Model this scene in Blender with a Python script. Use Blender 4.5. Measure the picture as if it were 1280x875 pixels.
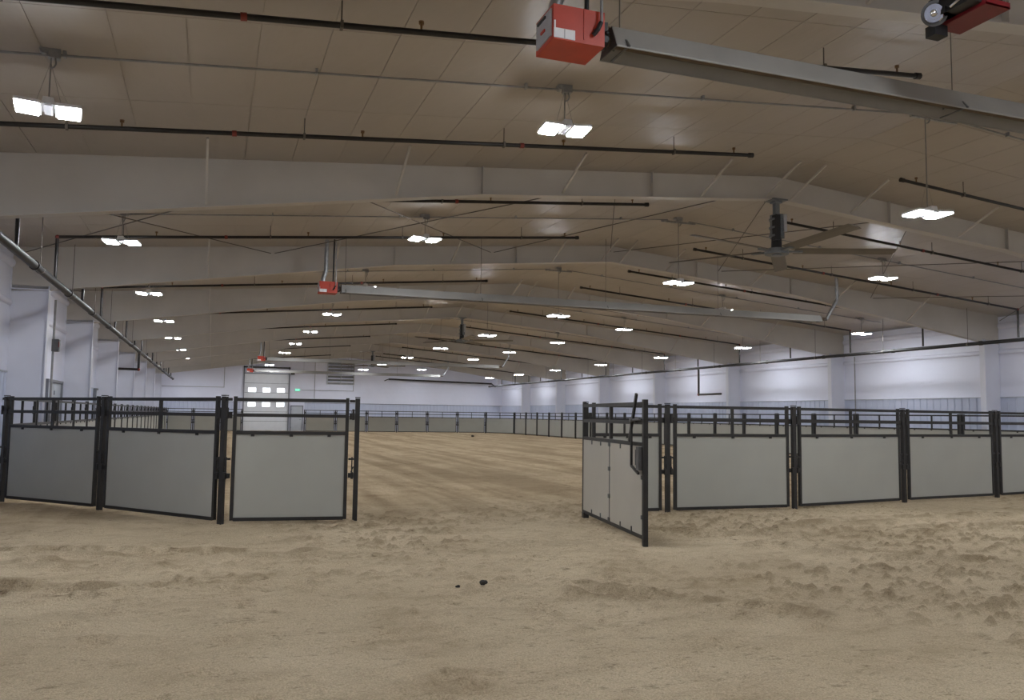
import bpy, math, random
import numpy as np
from mathutils import Vector, Matrix

# ---------------------------------------------------------------- scene, camera, world, exposure
for o in list(bpy.data.objects):
    bpy.data.objects.remove(o, do_unlink=True)
SC = bpy.context.scene
COL = SC.collection
random.seed(7)

CAM_F, CAM_H = 1040.0, 1.625
YAW, PITCH, ROLL = math.radians(19.714), math.radians(4.468), math.radians(0.738)
_f = Vector((math.sin(YAW) * math.cos(PITCH), math.cos(YAW) * math.cos(PITCH), math.sin(PITCH)))
_r = Vector((math.cos(YAW), -math.sin(YAW), 0))
_u = _r.cross(_f)
_r2 = _r * math.cos(ROLL) + _u * math.sin(ROLL)
_u2 = -_r * math.sin(ROLL) + _u * math.cos(ROLL)
cam_data = bpy.data.cameras.new('camera')
cam = bpy.data.objects.new('camera', cam_data)
COL.objects.link(cam)
cam.matrix_world = Matrix(((_r2.x, _u2.x, -_f.x, 0), (_r2.y, _u2.y, -_f.y, 0), (_r2.z, _u2.z, -_f.z, CAM_H), (0, 0, 0, 1)))
cam_data.sensor_width = 36.0
cam_data.sensor_fit = 'HORIZONTAL'
cam_data.lens = CAM_F / 1280.0 * 36.0
cam_data.clip_start, cam_data.clip_end = 0.05, 300
SC.camera = cam

world = bpy.data.worlds.new('world')
SC.world = world
world.use_nodes = True
world.node_tree.nodes['Background'].inputs[0].default_value = (0.55, 0.65, 0.8, 1)
world.node_tree.nodes['Background'].inputs[1].default_value = 0.3

SC.view_settings.view_transform = 'Standard'
SC.view_settings.look = 'None'
SC.view_settings.gamma = 1.0
SC.view_settings.use_curve_mapping = False
SC.view_settings.exposure = 0.12
LAMP_STRENGTH = 185.0
LAMP_COLOR = (0.90, 0.94, 1.0)

# ---------------------------------------------------------------- dimensions of the hall
XC, XL, XR = 10.73, -4.45, 25.9           # ridge, left wall, right wall
ZR, SLOPE = 6.58, 0.0833                  # ridge height of the ceiling, roof slope
BAY, FRAME0 = 7.62, 6.37
Y_FRONT, Y_BACK = FRAME0 - 2 * BAY, FRAME0 + 9 * BAY
ANG = math.atan(SLOPE)
def zc(x): return ZR - SLOPE * abs(x - XC)

# ---------------------------------------------------------------- materials
MATS = {}
def material(name, color, rough=0.6, metal=0.0, vary=0.0, vscale=3.0, bump=0.0, bscale=20.0, spec=0.5,
             emit=None, estr=0.0, color2=None, stretch=(1, 1, 1), detail=4.0, bdist=0.02):
    m = bpy.data.materials.new(name)
    m.use_nodes = True
    nt = m.node_tree
    b = nt.nodes['Principled BSDF']
    b.inputs['Base Color'].default_value = (*color, 1)
    b.inputs['Roughness'].default_value = rough
    b.inputs['Metallic'].default_value = metal
    b.inputs['Specular IOR Level'].default_value = spec
    tc = nt.nodes.new('ShaderNodeTexCoord')
    mp = nt.nodes.new('ShaderNodeMapping')
    mp.inputs['Scale'].default_value = stretch
    nt.links.new(tc.outputs['Object'], mp.inputs['Vector'])
    if vary > 0 or color2:
        n = nt.nodes.new('ShaderNodeTexNoise')
        n.inputs['Scale'].default_value = vscale
        n.inputs['Detail'].default_value = detail
        nt.links.new(mp.outputs[0], n.inputs['Vector'])
        r = nt.nodes.new('ShaderNodeValToRGB')
        c2 = color2 or tuple(max(0, c * (1 - vary)) for c in color)
        r.color_ramp.elements[0].position = 0.35
        r.color_ramp.elements[1].position = 0.65
        r.color_ramp.elements[0].color = (*c2, 1)
        r.color_ramp.elements[1].color = (*color, 1)
        nt.links.new(n.outputs['Fac'], r.inputs['Fac'])
        nt.links.new(r.outputs['Color'], b.inputs['Base Color'])
    if bump > 0:
        n2 = nt.nodes.new('ShaderNodeTexNoise')
        n2.inputs['Scale'].default_value = bscale
        n2.inputs['Detail'].default_value = 3
        nt.links.new(mp.outputs[0], n2.inputs['Vector'])
        bp = nt.nodes.new('ShaderNodeBump')
        bp.inputs['Strength'].default_value = bump
        bp.inputs['Distance'].default_value = bdist
        nt.links.new(n2.outputs['Fac'], bp.inputs['Height'])
        nt.links.new(bp.outputs['Normal'], b.inputs['Normal'])
    if emit:
        b.inputs['Emission Color'].default_value = (*emit, 1)
        b.inputs['Emission Strength'].default_value = estr
    MATS[name] = m
    return m

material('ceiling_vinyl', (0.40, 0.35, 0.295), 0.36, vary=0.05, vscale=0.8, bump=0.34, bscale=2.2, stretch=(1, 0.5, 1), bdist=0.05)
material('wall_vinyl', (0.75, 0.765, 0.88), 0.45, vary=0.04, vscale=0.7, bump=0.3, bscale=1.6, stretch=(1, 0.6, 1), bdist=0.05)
material('wall_metal', (0.55, 0.59, 0.72), 0.4, vary=0.05, vscale=1.0)
material('frame_paint', (0.53, 0.495, 0.445), 0.5, vary=0.08, vscale=1.2, bump=0.05, bscale=3)
material('column_paint', (0.68, 0.69, 0.77), 0.5, vary=0.05, vscale=1.2)
material('black_pipe', (0.022, 0.018, 0.016), 0.38, metal=0.2, vary=0.4, vscale=6)
material('main_pipe', (0.022, 0.021, 0.021), 0.5, metal=0.0, spec=0.35, vary=0.3, vscale=5)
material('red_fitting', (0.22, 0.03, 0.02), 0.5, vary=0.3, vscale=9)
material('brass', (0.25, 0.14, 0.06), 0.4, metal=0.8, vary=0.2)
material('galvanized', (0.42, 0.43, 0.44), 0.38, metal=0.85, vary=0.25, vscale=14)
material('dull_conduit', (0.34, 0.34, 0.34), 0.5, metal=0.6, vary=0.2, vscale=8)
material('rod_steel', (0.16, 0.14, 0.12), 0.5, metal=0.5, vary=0.2)
material('wire', (0.30, 0.29, 0.27), 0.6, metal=0.3, vary=0.1)
material('fence_steel', (0.016, 0.014, 0.0125), 0.5, metal=0.0, vary=0.35, vscale=9, bump=0.05, bscale=60)
material('fence_infill', (0.345, 0.343, 0.304), 0.5, vary=0.05, vscale=1.5, bump=0.03, bscale=120)
material('gate_infill', (0.47, 0.445, 0.385), 0.5, vary=0.05, vscale=1.5, bump=0.03, bscale=120)
material('grey_steel', (0.14, 0.14, 0.14), 0.5, metal=0.5, vary=0.2, vscale=10)
material('lamp_white', (0.75, 0.75, 0.75), 0.4, vary=0.05)
material('lamp_grey', (0.35, 0.35, 0.36), 0.5, vary=0.1)
material('lamp_lens', (0.9, 0.9, 0.9), 0.4, vary=0.02, emit=LAMP_COLOR, estr=LAMP_STRENGTH)
material('heater_red', (0.50, 0.05, 0.022), 0.45, vary=0.12, vscale=5)
material('tray_red', (0.17, 0.006, 0.010), 0.4, vary=0.12, vscale=5)
material('heater_grey', (0.42, 0.42, 0.43), 0.5, vary=0.1, vscale=8)
material('sticker_white', (0.82, 0.82, 0.84), 0.5, vary=0.03)
material('sticker_line', (0.45, 0.45, 0.47), 0.6, vary=0.05)
material('reflector_aluminium', (0.30, 0.29, 0.27), 0.5, metal=0.1, vary=0.1, vscale=2.5)
material('tube_brown', (0.13, 0.09, 0.055), 0.6, metal=0.3, vary=0.3, vscale=4)
material('rubber_black', (0.012, 0.012, 0.013), 0.45, vary=0.3)
material('chrome', (0.78, 0.79, 0.82), 0.14, metal=1.0, vary=0.1, vscale=12)
material('fan_grey', (0.20, 0.215, 0.225), 0.45, metal=0.3, vary=0.15, vscale=8)
material('fan_blade', (0.16, 0.14, 0.115), 0.5, metal=0.1, vary=0.08, vscale=2)
material('door_white', (0.74, 0.76, 0.80), 0.45, vary=0.05)
material('door_grey', (0.48, 0.51, 0.56), 0.5, vary=0.06)
material('door_trim', (0.20, 0.21, 0.24), 0.5, vary=0.1)
material('door_pane', (0.9, 0.95, 1.0), 0.2, vary=0.02, emit=(0.92, 0.97, 1.0), estr=2.2)
material('exit_green', (0.02, 0.4, 0.25), 0.4, vary=0.05, emit=(0.05, 0.9, 0.55), estr=0.8)
material('exit_letter', (0.9, 0.95, 0.9), 0.4, vary=0.02, emit=(0.8, 1.0, 0.9), estr=1.0)
material('clod_dark', (0.028, 0.024, 0.018), 0.9, vary=0.5, vscale=60, bump=0.5, bscale=90, bdist=0.01)
material('louver_metal', (0.50, 0.50, 0.49), 0.35, metal=0.6, vary=0.1)

def sand_material():
    m = bpy.data.materials.new('arena_sand')
    m.use_nodes = True
    nt = m.node_tree
    N, L = nt.nodes, nt.links
    b = N['Principled BSDF']
    b.inputs['Roughness'].default_value = 0.95
    b.inputs['Specular IOR Level'].default_value = 0.1
    tc = N.new('ShaderNodeTexCoord')
    def noise(scale, detail, sc=(1, 1, 1), rot=0.0, rough=0.55):
        mp = N.new('ShaderNodeMapping')
        mp.inputs['Scale'].default_value = sc
        mp.inputs['Rotation'].default_value = (0, 0, rot)
        L.new(tc.outputs['Object'], mp.inputs['Vector'])
        n = N.new('ShaderNodeTexNoise')
        n.inputs['Scale'].default_value = scale
        n.inputs['Detail'].default_value = detail
        n.inputs['Roughness'].default_value = rough
        L.new(mp.outputs[0], n.inputs['Vector'])
        return n.outputs['Fac']
    def ramp(fac, p0, p1, c0, c1):
        r = N.new('ShaderNodeValToRGB')
        r.color_ramp.elements[0].position, r.color_ramp.elements[1].position = p0, p1
        r.color_ramp.elements[0].color, r.color_ramp.elements[1].color = (*c0, 1), (*c1, 1)
        L.new(fac, r.inputs['Fac'])
        return r.outputs['Color']
    def mixm(a, bcol, fac, mode='MULTIPLY'):
        x = N.new('ShaderNodeMix')
        x.data_type = 'RGBA'
        x.blend_type = mode
        x.inputs[0].default_value = fac
        L.new(a, x.inputs[6])
        L.new(bcol, x.inputs[7])
        return x.outputs[2]
    # dry sand with damper patches, raked streaks running down the hall, grains
    base = ramp(noise(0.5, 5), 0.32, 0.64, (0.60, 0.49, 0.335), (0.72, 0.60, 0.425))
    streak = ramp(noise(1.0, 4, (1.6, 0.07, 1), 0.10), 0.38, 0.58, (0.66, 0.63, 0.59), (1, 1, 1))
    patch = ramp(noise(1.7, 8, (0.6, 1.0, 1), 0.2, 0.72), 0.36, 0.52, (0.80, 0.775, 0.745), (1, 1, 1))
    fleck = ramp(noise(6.5, 9, (0.55, 1, 1), 0.1, 0.78), 0.35, 0.43, (0.44, 0.41, 0.37), (1, 1, 1))
    crumb = ramp(noise(26, 6, (0.7, 1, 1), 0, 0.75), 0.34, 0.44, (0.55, 0.52, 0.48), (1, 1, 1))
    grain = ramp(noise(80, 4, (1, 1, 1), 0, 0.8), 0.36, 0.62, (0.64, 0.62, 0.59), (1.07, 1.07, 1.06))
    sep = N.new('ShaderNodeSeparateXYZ')
    L.new(tc.outputs['Object'], sep.inputs[0])
    ring = N.new('ShaderNodeMapRange')                      # the raked ring begins at the gate line
    ring.inputs[1].default_value, ring.inputs[2].default_value = 11.5, 16.0
    ring.inputs[3].default_value, ring.inputs[4].default_value = 0.0, 0.9
    L.new(sep.outputs[1], ring.inputs[0])
    rough_ = N.new('ShaderNodeMapRange')                    # trampled areas carry more clumps than smooth ones
    rough_.inputs[1].default_value, rough_.inputs[2].default_value = 0.38, 0.58
    rough_.inputs[3].default_value, rough_.inputs[4].default_value = 0.25, 1.0
    L.new(noise(0.45, 3), rough_.inputs[0])
    def mixf(a, bcol, facsock):
        x = N.new('ShaderNodeMix')
        x.data_type = 'RGBA'
        x.blend_type = 'MULTIPLY'
        L.new(facsock, x.inputs[0])
        L.new(a, x.inputs[6])
        L.new(bcol, x.inputs[7])
        return x.outputs[2]
    footing = ramp(noise(0.3, 4), 0.3, 0.7, (0.86, 0.80, 0.73), (0.93, 0.88, 0.82))
    c = mixf(base, streak, ring.outputs[0])
    c = mixf(c, footing, ring.outputs[0])
    c = mixm(c, patch, 0.9)
    c = mixf(c, fleck, rough_.outputs[0])
    c = mixf(c, crumb, rough_.outputs[0])
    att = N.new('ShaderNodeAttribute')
    att.attribute_name = 'relief_shade'  # painted relief shading, darkens clumps and rut rims
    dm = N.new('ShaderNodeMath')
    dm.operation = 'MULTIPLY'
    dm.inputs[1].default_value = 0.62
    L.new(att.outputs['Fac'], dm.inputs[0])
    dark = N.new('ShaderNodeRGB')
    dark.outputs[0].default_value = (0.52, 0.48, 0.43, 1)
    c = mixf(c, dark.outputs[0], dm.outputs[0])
    c = mixm(c, grain, 0.9)
    L.new(c, b.inputs['Base Color'])
    h1, h2 = noise(26, 5, (0.8, 1, 1), 0, 0.65), noise(130, 2)
    ad = N.new('ShaderNodeMath')
    ad.operation = 'MULTIPLY_ADD'
    L.new(h2, ad.inputs[0])
    ad.inputs[1].default_value = 0.25
    L.new(h1, ad.inputs[2])
    bp = N.new('ShaderNodeBump')
    bp.inputs['Strength'].default_value = 0.9
    bp.inputs['Distance'].default_value = 0.06
    L.new(ad.outputs[0], bp.inputs['Height'])
    L.new(bp.outputs['Normal'], b.inputs['Normal'])
    MATS['arena_sand'] = m
sand_material()

# ---------------------------------------------------------------- mesh helpers
class MB:
    """collects shapes into one mesh"""
    def __init__(self):
        self.v, self.f, self.sm = [], [], []
    def add(self, vs, fs, smooth=False):
        n = len(self.v)
        self.v += [tuple(p) for p in vs]
        self.f += [tuple(i + n for i in f) for f in fs]
        self.sm += [smooth] * len(fs)
        return self
    def box(self, c, s, axes=None):
        c = Vector(c)
        ax = axes or (Vector((1, 0, 0)), Vector((0, 1, 0)), Vector((0, 0, 1)))
        h = [Vector(ax[i]) * s[i] * 0.5 for i in range(3)]
        vs = [c + h[0] * a + h[1] * b_ + h[2] * d for d in (-1, 1) for b_ in (-1, 1) for a in (-1, 1)]
        return self.add(vs, [(0, 2, 3, 1), (4, 5, 7, 6), (0, 1, 5, 4), (2, 6, 7, 3), (0, 4, 6, 2), (1, 3, 7, 5)])
    def bar(self, p0, p1, w, h, up=(0, 0, 1)):
        p0, p1 = Vector(p0), Vector(p1)
        d = p1 - p0
        a = d.normalized()
        u = Vector(up)
        if abs(a.dot(u)) > 0.99:
            u = Vector((0, 1, 0))
        s = a.cross(u).normalized()
        t = s.cross(a).normalized()
        return self.box((p0 + p1) / 2, (d.length, w, h), (a, s, t))
    def tube(self, p0, p1, r, n=8, r1=None, caps=True):
        p0, p1 = Vector(p0), Vector(p1)
        r1 = r if r1 is None else r1
        a = (p1 - p0).normalized()
        u = Vector((0, 0, 1)) if abs(a.z) < 0.9 else Vector((1, 0, 0))
        s = a.cross(u).normalized()
        t = s.cross(a)
        vs = []
        for p, rr in ((p0, r), (p1, r1)):
            vs += [p + (s * math.cos(2 * math.pi * i / n) + t * math.sin(2 * math.pi * i / n)) * rr for i in range(n)]
        fs = [(i, (i + 1) % n, n + (i + 1) % n, n + i) for i in range(n)]
        self.add(vs, fs, True)
        if caps:
            self.add(vs[:n], [tuple(range(n - 1, -1, -1))])
            self.add(vs[n:], [tuple(range(n))])
        return self
    def path(self, pts, r, n=8):
        for a, b_ in zip(pts[:-1], pts[1:]):
            self.tube(a, b_, r, n)
        for p in pts[1:-1]:
            self.ball(p, r, n)
        return self
    def ball(self, c, r, n=8, sz=1.0):
        c = Vector(c)
        m = max(3, n // 2)
        vs = [c + Vector((0, 0, r * sz))]
        for i in range(1, m):
            th = math.pi * i / m
            for j in range(n):
                ph = 2 * math.pi * j / n
                vs.append(c + Vector((r * math.sin(th) * math.cos(ph), r * math.sin(th) * math.sin(ph), r * sz * math.cos(th))))
        vs.append(c + Vector((0, 0, -r * sz)))
        fs = [(0, 1 + j, 1 + (j + 1) % n) for j in range(n)]
        for i in range(m - 2):
            for j in range(n):
                a = 1 + i * n
                fs.append((a + j, a + n + j, a + n + (j + 1) % n, a + (j + 1) % n))
        last = len(vs) - 1
        a = 1 + (m - 2) * n
        fs += [(a + j, last, a + (j + 1) % n) for j in range(n)]
        return self.add(vs, fs, True)
    def prism(self, poly, ext):
        """polygon (list of 3D points, planar) extruded by vector ext"""
        e = Vector(ext)
        n = len(poly)
        vs = [Vector(p) for p in poly] + [Vector(p) + e for p in poly]
        fs = [tuple(range(n - 1, -1, -1)), tuple(range(n, 2 * n))] + [(i, (i + 1) % n, n + (i + 1) % n, n + i) for i in range(n)]
        return self.add(vs, fs)
    def mesh(self, name, mat):
        me = bpy.data.meshes.new(name)
        me.from_pydata(self.v, [], self.f)
        me.polygons.foreach_set('use_smooth', self.sm)
        me.materials.append(MATS[mat])
        me.update()
        return me

def put(name, me, parent=None, loc=(0, 0, 0), rz=0.0, rot=None):
    o = bpy.data.objects.new(name, me)
    COL.objects.link(o)
    o.location = loc
    o.rotation_euler = rot or (0, 0, rz)
    if parent:
        o.parent = parent
    return o
def part(name, mb, mat, parent=None, loc=(0, 0, 0), rz=0.0):
    return put(name, mb.mesh(name, mat), parent, loc, rz)
def tag(o, label=None, cat=None, group=None, kind=None):
    if label: o['label'] = label
    if cat: o['category'] = cat
    if group: o['group'] = group
    if kind: o['kind'] = kind
    return o
def thing(name, label, cat, loc=(0, 0, 0), rz=0.0, group=None):
    return tag(put(name, None, None, loc, rz), label, cat, group)
def copy_tree(o, parent=None):
    c = o.copy()
    COL.objects.link(c)
    c.parent = parent
    for ch in list(o.children):
        copy_tree(ch, c)
    return c
ORD = ['first', 'second', 'third', 'fourth', 'fifth', 'sixth', 'seventh', 'eighth', 'ninth', 'tenth', 'eleventh', 'twelfth',
       'thirteenth', 'fourteenth', 'fifteenth', 'sixteenth', 'seventeenth', 'eighteenth', 'nineteenth', 'twentieth',
       'twenty-first', 'twenty-second', 'twenty-third', 'twenty-fourth']

# ---------------------------------------------------------------- sand floor
def vnoise(x, y, seed):
    xi, yi = np.floor(x).astype(np.int64), np.floor(y).astype(np.int64)
    xf, yf = x - xi, y - yi
    def h(a, b_):
        n = (a * 374761393 + b_ * 668265263 + seed * 974711) & 0x7fffffff
        n = ((n ^ (n >> 13)) * 1274126177) & 0x7fffffff
        return ((n ^ (n >> 16)) & 0xffff) / 65535.0
    u, v = xf * xf * (3 - 2 * xf), yf * yf * (3 - 2 * yf)
    return (h(xi, yi) * (1 - u) + h(xi + 1, yi) * u) * (1 - v) + (h(xi, yi + 1) * (1 - u) + h(xi + 1, yi + 1) * u) * v - 0.5
def seg_dist(X, Y, a, b_):
    dx, dy = b_[0] - a[0], b_[1] - a[1]
    L2 = dx * dx + dy * dy
    t = np.clip(((X - a[0]) * dx + (Y - a[1]) * dy) / L2, 0, 1)
    return np.hypot(X - a[0] - t * dx, Y - a[1] - t * dy), t
def make_floor():
    xs = np.concatenate([np.arange(XL - 0.3, -4.0, 0.15), np.arange(-4.0, 13.0, 0.028), np.arange(13.0, XR + 0.4, 0.13)])
    ys = [Y_FRONT - 0.3]
    while ys[-1] < Y_BACK + 0.4:
        y = ys[-1]
        ys.append(y + (0.5 if y < 3.2 else 0.023 if y < 9 else 0.03 if y < 13.5 else 0.03 * (1 + (y - 13.5) * 0.35)))
    ys = np.array(ys)
    X, Y = np.meshgrid(xs, ys)
    Z = 0.030 * vnoise(X * 0.7, Y * 0.7, 1) + 0.022 * vnoise(X * 1.9, Y * 2.4, 2)
    near = np.clip((16 - Y) / 4, 0.25, 1)
    rough = np.clip(vnoise(X * 0.45 + 3, Y * 0.45, 9) * 2.2 + 0.75, 0.25, 1.3)
    clump = np.clip(vnoise(X * 8, Y * 12, 11) + 0.7 * vnoise(X * 16, Y * 19, 12) - 0.19, 0, 1)
    Z += near * rough * (0.030 * vnoise(X * 3.5, Y * 5, 3) + 0.020 * vnoise(X * 9, Y * 12, 4) + 0.012 * vnoise(X * 17, Y * 19, 5) + 0.12 * clump)
    relief_shade = near * np.clip(rough - 0.2, 0, 1) * np.clip(clump * 5, 0, 1)      # relief shading put into the colour of raised clumps
    # raked furrows inside the ring, running away from the gate
    far = np.clip((Y - 13) / 4, 0, 1)
    Z += far * 0.03 * vnoise(X * 2.2 + 0.25 * Y, Y * 0.12, 6)
    # tyre ruts and scuffs outside the ring
    ruts = [((-3.6, 10.9), (-0.6, 9.6)), ((-3.4, 9.6), (-0.9, 8.35)), ((-2.2, 10.9), (1.0, 9.9)),
            ((3.4, 7.3), (4.6, 5.7)), ((6.6, 9.0), (8.4, 7.4)), ((8.4, 10.6), (13.0, 11.0)), ((7.6, 9.8), (12.6, 9.6)), ((5.6, 10.6), (7.6, 9.9))]
    for i, (a, b_) in enumerate(ruts):
        d, t = seg_dist(X, Y, a, b_)
        d = d + 0.06 * vnoise(X * 3, Y * 3, 20 + i)
        w = 0.09
        brk = np.clip(0.6 + 2.4 * vnoise(X * 4, Y * 4, 60 + i) + 1.2 * vnoise(X * 12, Y * 14, 80 + i), 0, 1)
        relief_shade = np.maximum(relief_shade, brk * np.exp(-((d - 0.17) / 0.10) ** 2))  # painted shading along the rut rims as well
        Z += (-0.07 * np.exp(-(d / w) ** 2) + 0.075 * np.exp(-((d - 0.2) / 0.08) ** 2)) * np.clip(0.7 + 1.6 * vnoise(X * 5, Y * 5, 40 + i), 0, 1.5)
    rng = np.random.default_rng(3)
    for k in range(420):                                    # hoof and boot prints
        cx, cy = rng.uniform(-3.8, 12.5), rng.uniform(4.2, 13.0)
        if rng.random() < 0.5 and 1.5 < cx < 6: continue
        r = rng.uniform(0.05, 0.10)
        i0, i1 = np.searchsorted(ys, [cy - 0.3, cy + 0.3])
        j0, j1 = np.searchsorted(xs, [cx - 0.3, cx + 0.3])
        d = np.hypot((X[i0:i1, j0:j1] - cx), (Y[i0:i1, j0:j1] - cy) * 1.2)
        Z[i0:i1, j0:j1] += rng.uniform(0.5, 1.2) * (-0.038 * np.exp(-(d / r) ** 2) + 0.020 * np.exp(-((d - 1.7 * r) / (0.5 * r)) ** 2))
    Z = np.clip(Z, -0.08, 0.06)
    ny, nx = X.shape
    co = np.stack([X, Y, Z], -1).reshape(-1, 3).astype(np.float32)
    idx = np.arange(ny * nx).reshape(ny, nx)
    q = np.stack([idx[:-1, :-1], idx[:-1, 1:], idx[1:, 1:], idx[1:, :-1]], -1).reshape(-1, 4)
    me = bpy.data.meshes.new('floor')
    me.vertices.add(len(co))
    me.vertices.foreach_set('co', co.ravel())
    me.loops.add(q.size)
    me.loops.foreach_set('vertex_index', q.ravel().astype(np.int32))
    me.polygons.add(len(q))
    me.polygons.foreach_set('loop_start', np.arange(0, q.size, 4, dtype=np.int32))
    me.polygons.foreach_set('use_smooth', np.ones(len(q), dtype=bool))
    me.materials.append(MATS['arena_sand'])
    me.update()
    me.validate()
    at = me.attributes.new('relief_shade', 'FLOAT', 'POINT')
    at.data.foreach_set('value', relief_shade.astype(np.float32).ravel())
    return tag(put('floor', me), 'tan sand arena floor with ruts and hoof prints', kind='structure')
make_floor()

# ---------------------------------------------------------------- ceiling with its liner sheets
def make_ceiling():
    b = MB()
    T = 0.12
    for x0, x1 in ((XL - 0.25, XC), (XC, XR + 0.25)):
        p = [(x0, Y_FRONT - 0.2, zc(x0) + 0.012), (x1, Y_FRONT - 0.2, zc(x1) + 0.012), (x1, Y_FRONT - 0.2, zc(x1) + T), (x0, Y_FRONT - 0.2, zc(x0) + T)]
        b.prism(p[::-1], (0, Y_BACK - Y_FRONT + 0.4, 0))
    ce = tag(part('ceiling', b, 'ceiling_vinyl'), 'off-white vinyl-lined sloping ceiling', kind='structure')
    PW, PL = 0.7425, BAY / 6
    cosA = math.cos(ANG)
    sheet = MB().box((0, 0, 0), (PW / cosA - 0.008, PL - 0.008, 0.014)).mesh('liner_sheet', 'ceiling_vinyl')
    cells = []
    for s in (-1, 1):
        n = int((XC - XL) / PW)
        for i in range(n):
            x = XC + s * (i + 0.5) * PW
            for j in range(int(round((Y_BACK - FRAME0 + BAY) / PL))):
                y = FRAME0 - BAY + (j + 0.5) * PL
                cells.append((x, y, s))
    def vis(c):
        x, y, s = c
        near = FRAME0 - 1.2 < y < FRAME0 + BAY + 0.2
        return (0 if near else 1, abs(y - 10) * 2 + abs(x - 4.5) * 0.6)
    cells.sort(key=vis)
    for (x, y, s) in cells[:300]:
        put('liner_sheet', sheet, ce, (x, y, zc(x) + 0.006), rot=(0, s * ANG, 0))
    rest = MB()
    for (x, y, s) in cells[300:]:
        if y > FRAME0 + 4 * BAY: continue
        ax = (Vector((cosA, 0, -s * math.sin(ANG))), Vector((0, 1, 0)), Vector((s * math.sin(ANG), 0, cosA)))
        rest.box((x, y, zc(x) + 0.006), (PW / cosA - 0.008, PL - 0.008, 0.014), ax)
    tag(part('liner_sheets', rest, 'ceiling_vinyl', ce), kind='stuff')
make_ceiling()

# ---------------------------------------------------------------- walls
def ribbed_sheet(length, height):
    """one corrugated liner sheet in local XZ plane, facing -Y, width along X"""
    prof = []
    n = 3
    p = length / n
    for i in range(n):
        x = i * p
        prof += [(x, 0), (x + p - 0.07, 0), (x + p - 0.05, -0.03), (x + p - 0.02, -0.03)]
    prof.append((length, 0))
    vs = [(x, y, 0.0) for x, y in prof] + [(x, y, height) for x, y in prof]
    m = len(prof)
    b = MB().add(vs, [(i, i + 1, m + i + 1, m + i) for i in range(m - 1)])
    return b.mesh('liner_sheet', 'wall_metal')
WZ = 2.45
RIB = ribbed_sheet(BAY / 8, WZ)
def make_side_wall(side):
    s = -1 if side == 'left' else 1
    X = XL if s < 0 else XR
    b = MB().box((X + s * 0.1, (Y_FRONT + Y_BACK) / 2, 2.6), (0.16, Y_BACK - Y_FRONT + 0.4, 5.36))
    w = tag(part('wall_' + side, b, 'wall_vinyl'), 'white vinyl-lined %s side wall' % side, kind='structure')
    for k in range(11):
        y0 = Y_FRONT + k * BAY
        lin = MB().box((X + s * 0.004, y0 + BAY / 2, (WZ + 5.15) / 2), (0.03, BAY - 0.03, 5.15 - WZ))
        part('upper_liner', lin, 'wall_vinyl', w)
        # insulation rolled over the wall girts
        for gz, gr in ((4.05, 0.07), (4.95, 0.09)):
            g = MB()
            n = 8
            pts = [(X - s * gr * math.sin(math.pi * i / n), gz + gr * 1.2 * math.cos(math.pi * i / n)) for i in range(n + 1)]
            vs = [(x, y0 + 0.02, z) for x, z in pts] + [(x, y0 + BAY - 0.02, z) for x, z in pts]
            g.add(vs, [(i, i + 1, n + 2 + i, n + 1 + i) for i in range(n)], True)
            part('girt_wrap', g, 'wall_vinyl', w)
        part('base_trim', MB().box((X - s * 0.03, y0 + BAY / 2, WZ + 0.01), (0.05, BAY - 0.02, 0.03)), 'door_grey', w)
        for j in range(8):
            yy = y0 + j * BAY / 8
            if s > 0:
                put('lower_sheet', RIB, w, (X - 0.012, yy + BAY / 8, 0), rz=-math.pi / 2)
            else:
                put('lower_sheet', RIB, w, (X + 0.012, yy, 0), rz=math.pi / 2)
    return w
make_side_wall('left')
make_side_wall('right')
def make_end_wall(name, Y, s, label):
    t = 0.16
    poly = [(XL - 0.2, Y, -0.1), (XR + 0.2, Y, -0.1), (XR + 0.2, Y, zc(XR) + 0.02), (XC, Y, ZR + 0.02), (XL - 0.2, Y, zc(XL) + 0.02)]
    w = tag(part(name, MB().prism(poly if s > 0 else poly[::-1], (0, s * t, 0)), 'wall_vinyl'), label, kind='structure')
    return w
WB = make_end_wall('wall_back', Y_BACK, 1, 'white back end wall of the hall')
make_end_wall('wall_front', Y_FRONT, -1, 'white front end wall behind the viewer')
for (x0, n) in ((XL + 0.02, 7), (7.6, 19)):
    for j in range(n):
        put('lower_sheet', RIB, WB, (x0 + j * BAY / 8, Y_BACK - 0.012, 0))
part('base_trim', MB().box(((XL + 2.3) / 2, Y_BACK - 0.03, WZ), (2.3 - XL, 0.05, 0.04)), 'door_trim', WB)
part('base_trim', MB().box(((XR + 7.6) / 2, Y_BACK - 0.03, WZ), (XR - 7.6, 0.05, 0.04)), 'door_trim', WB)

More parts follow.
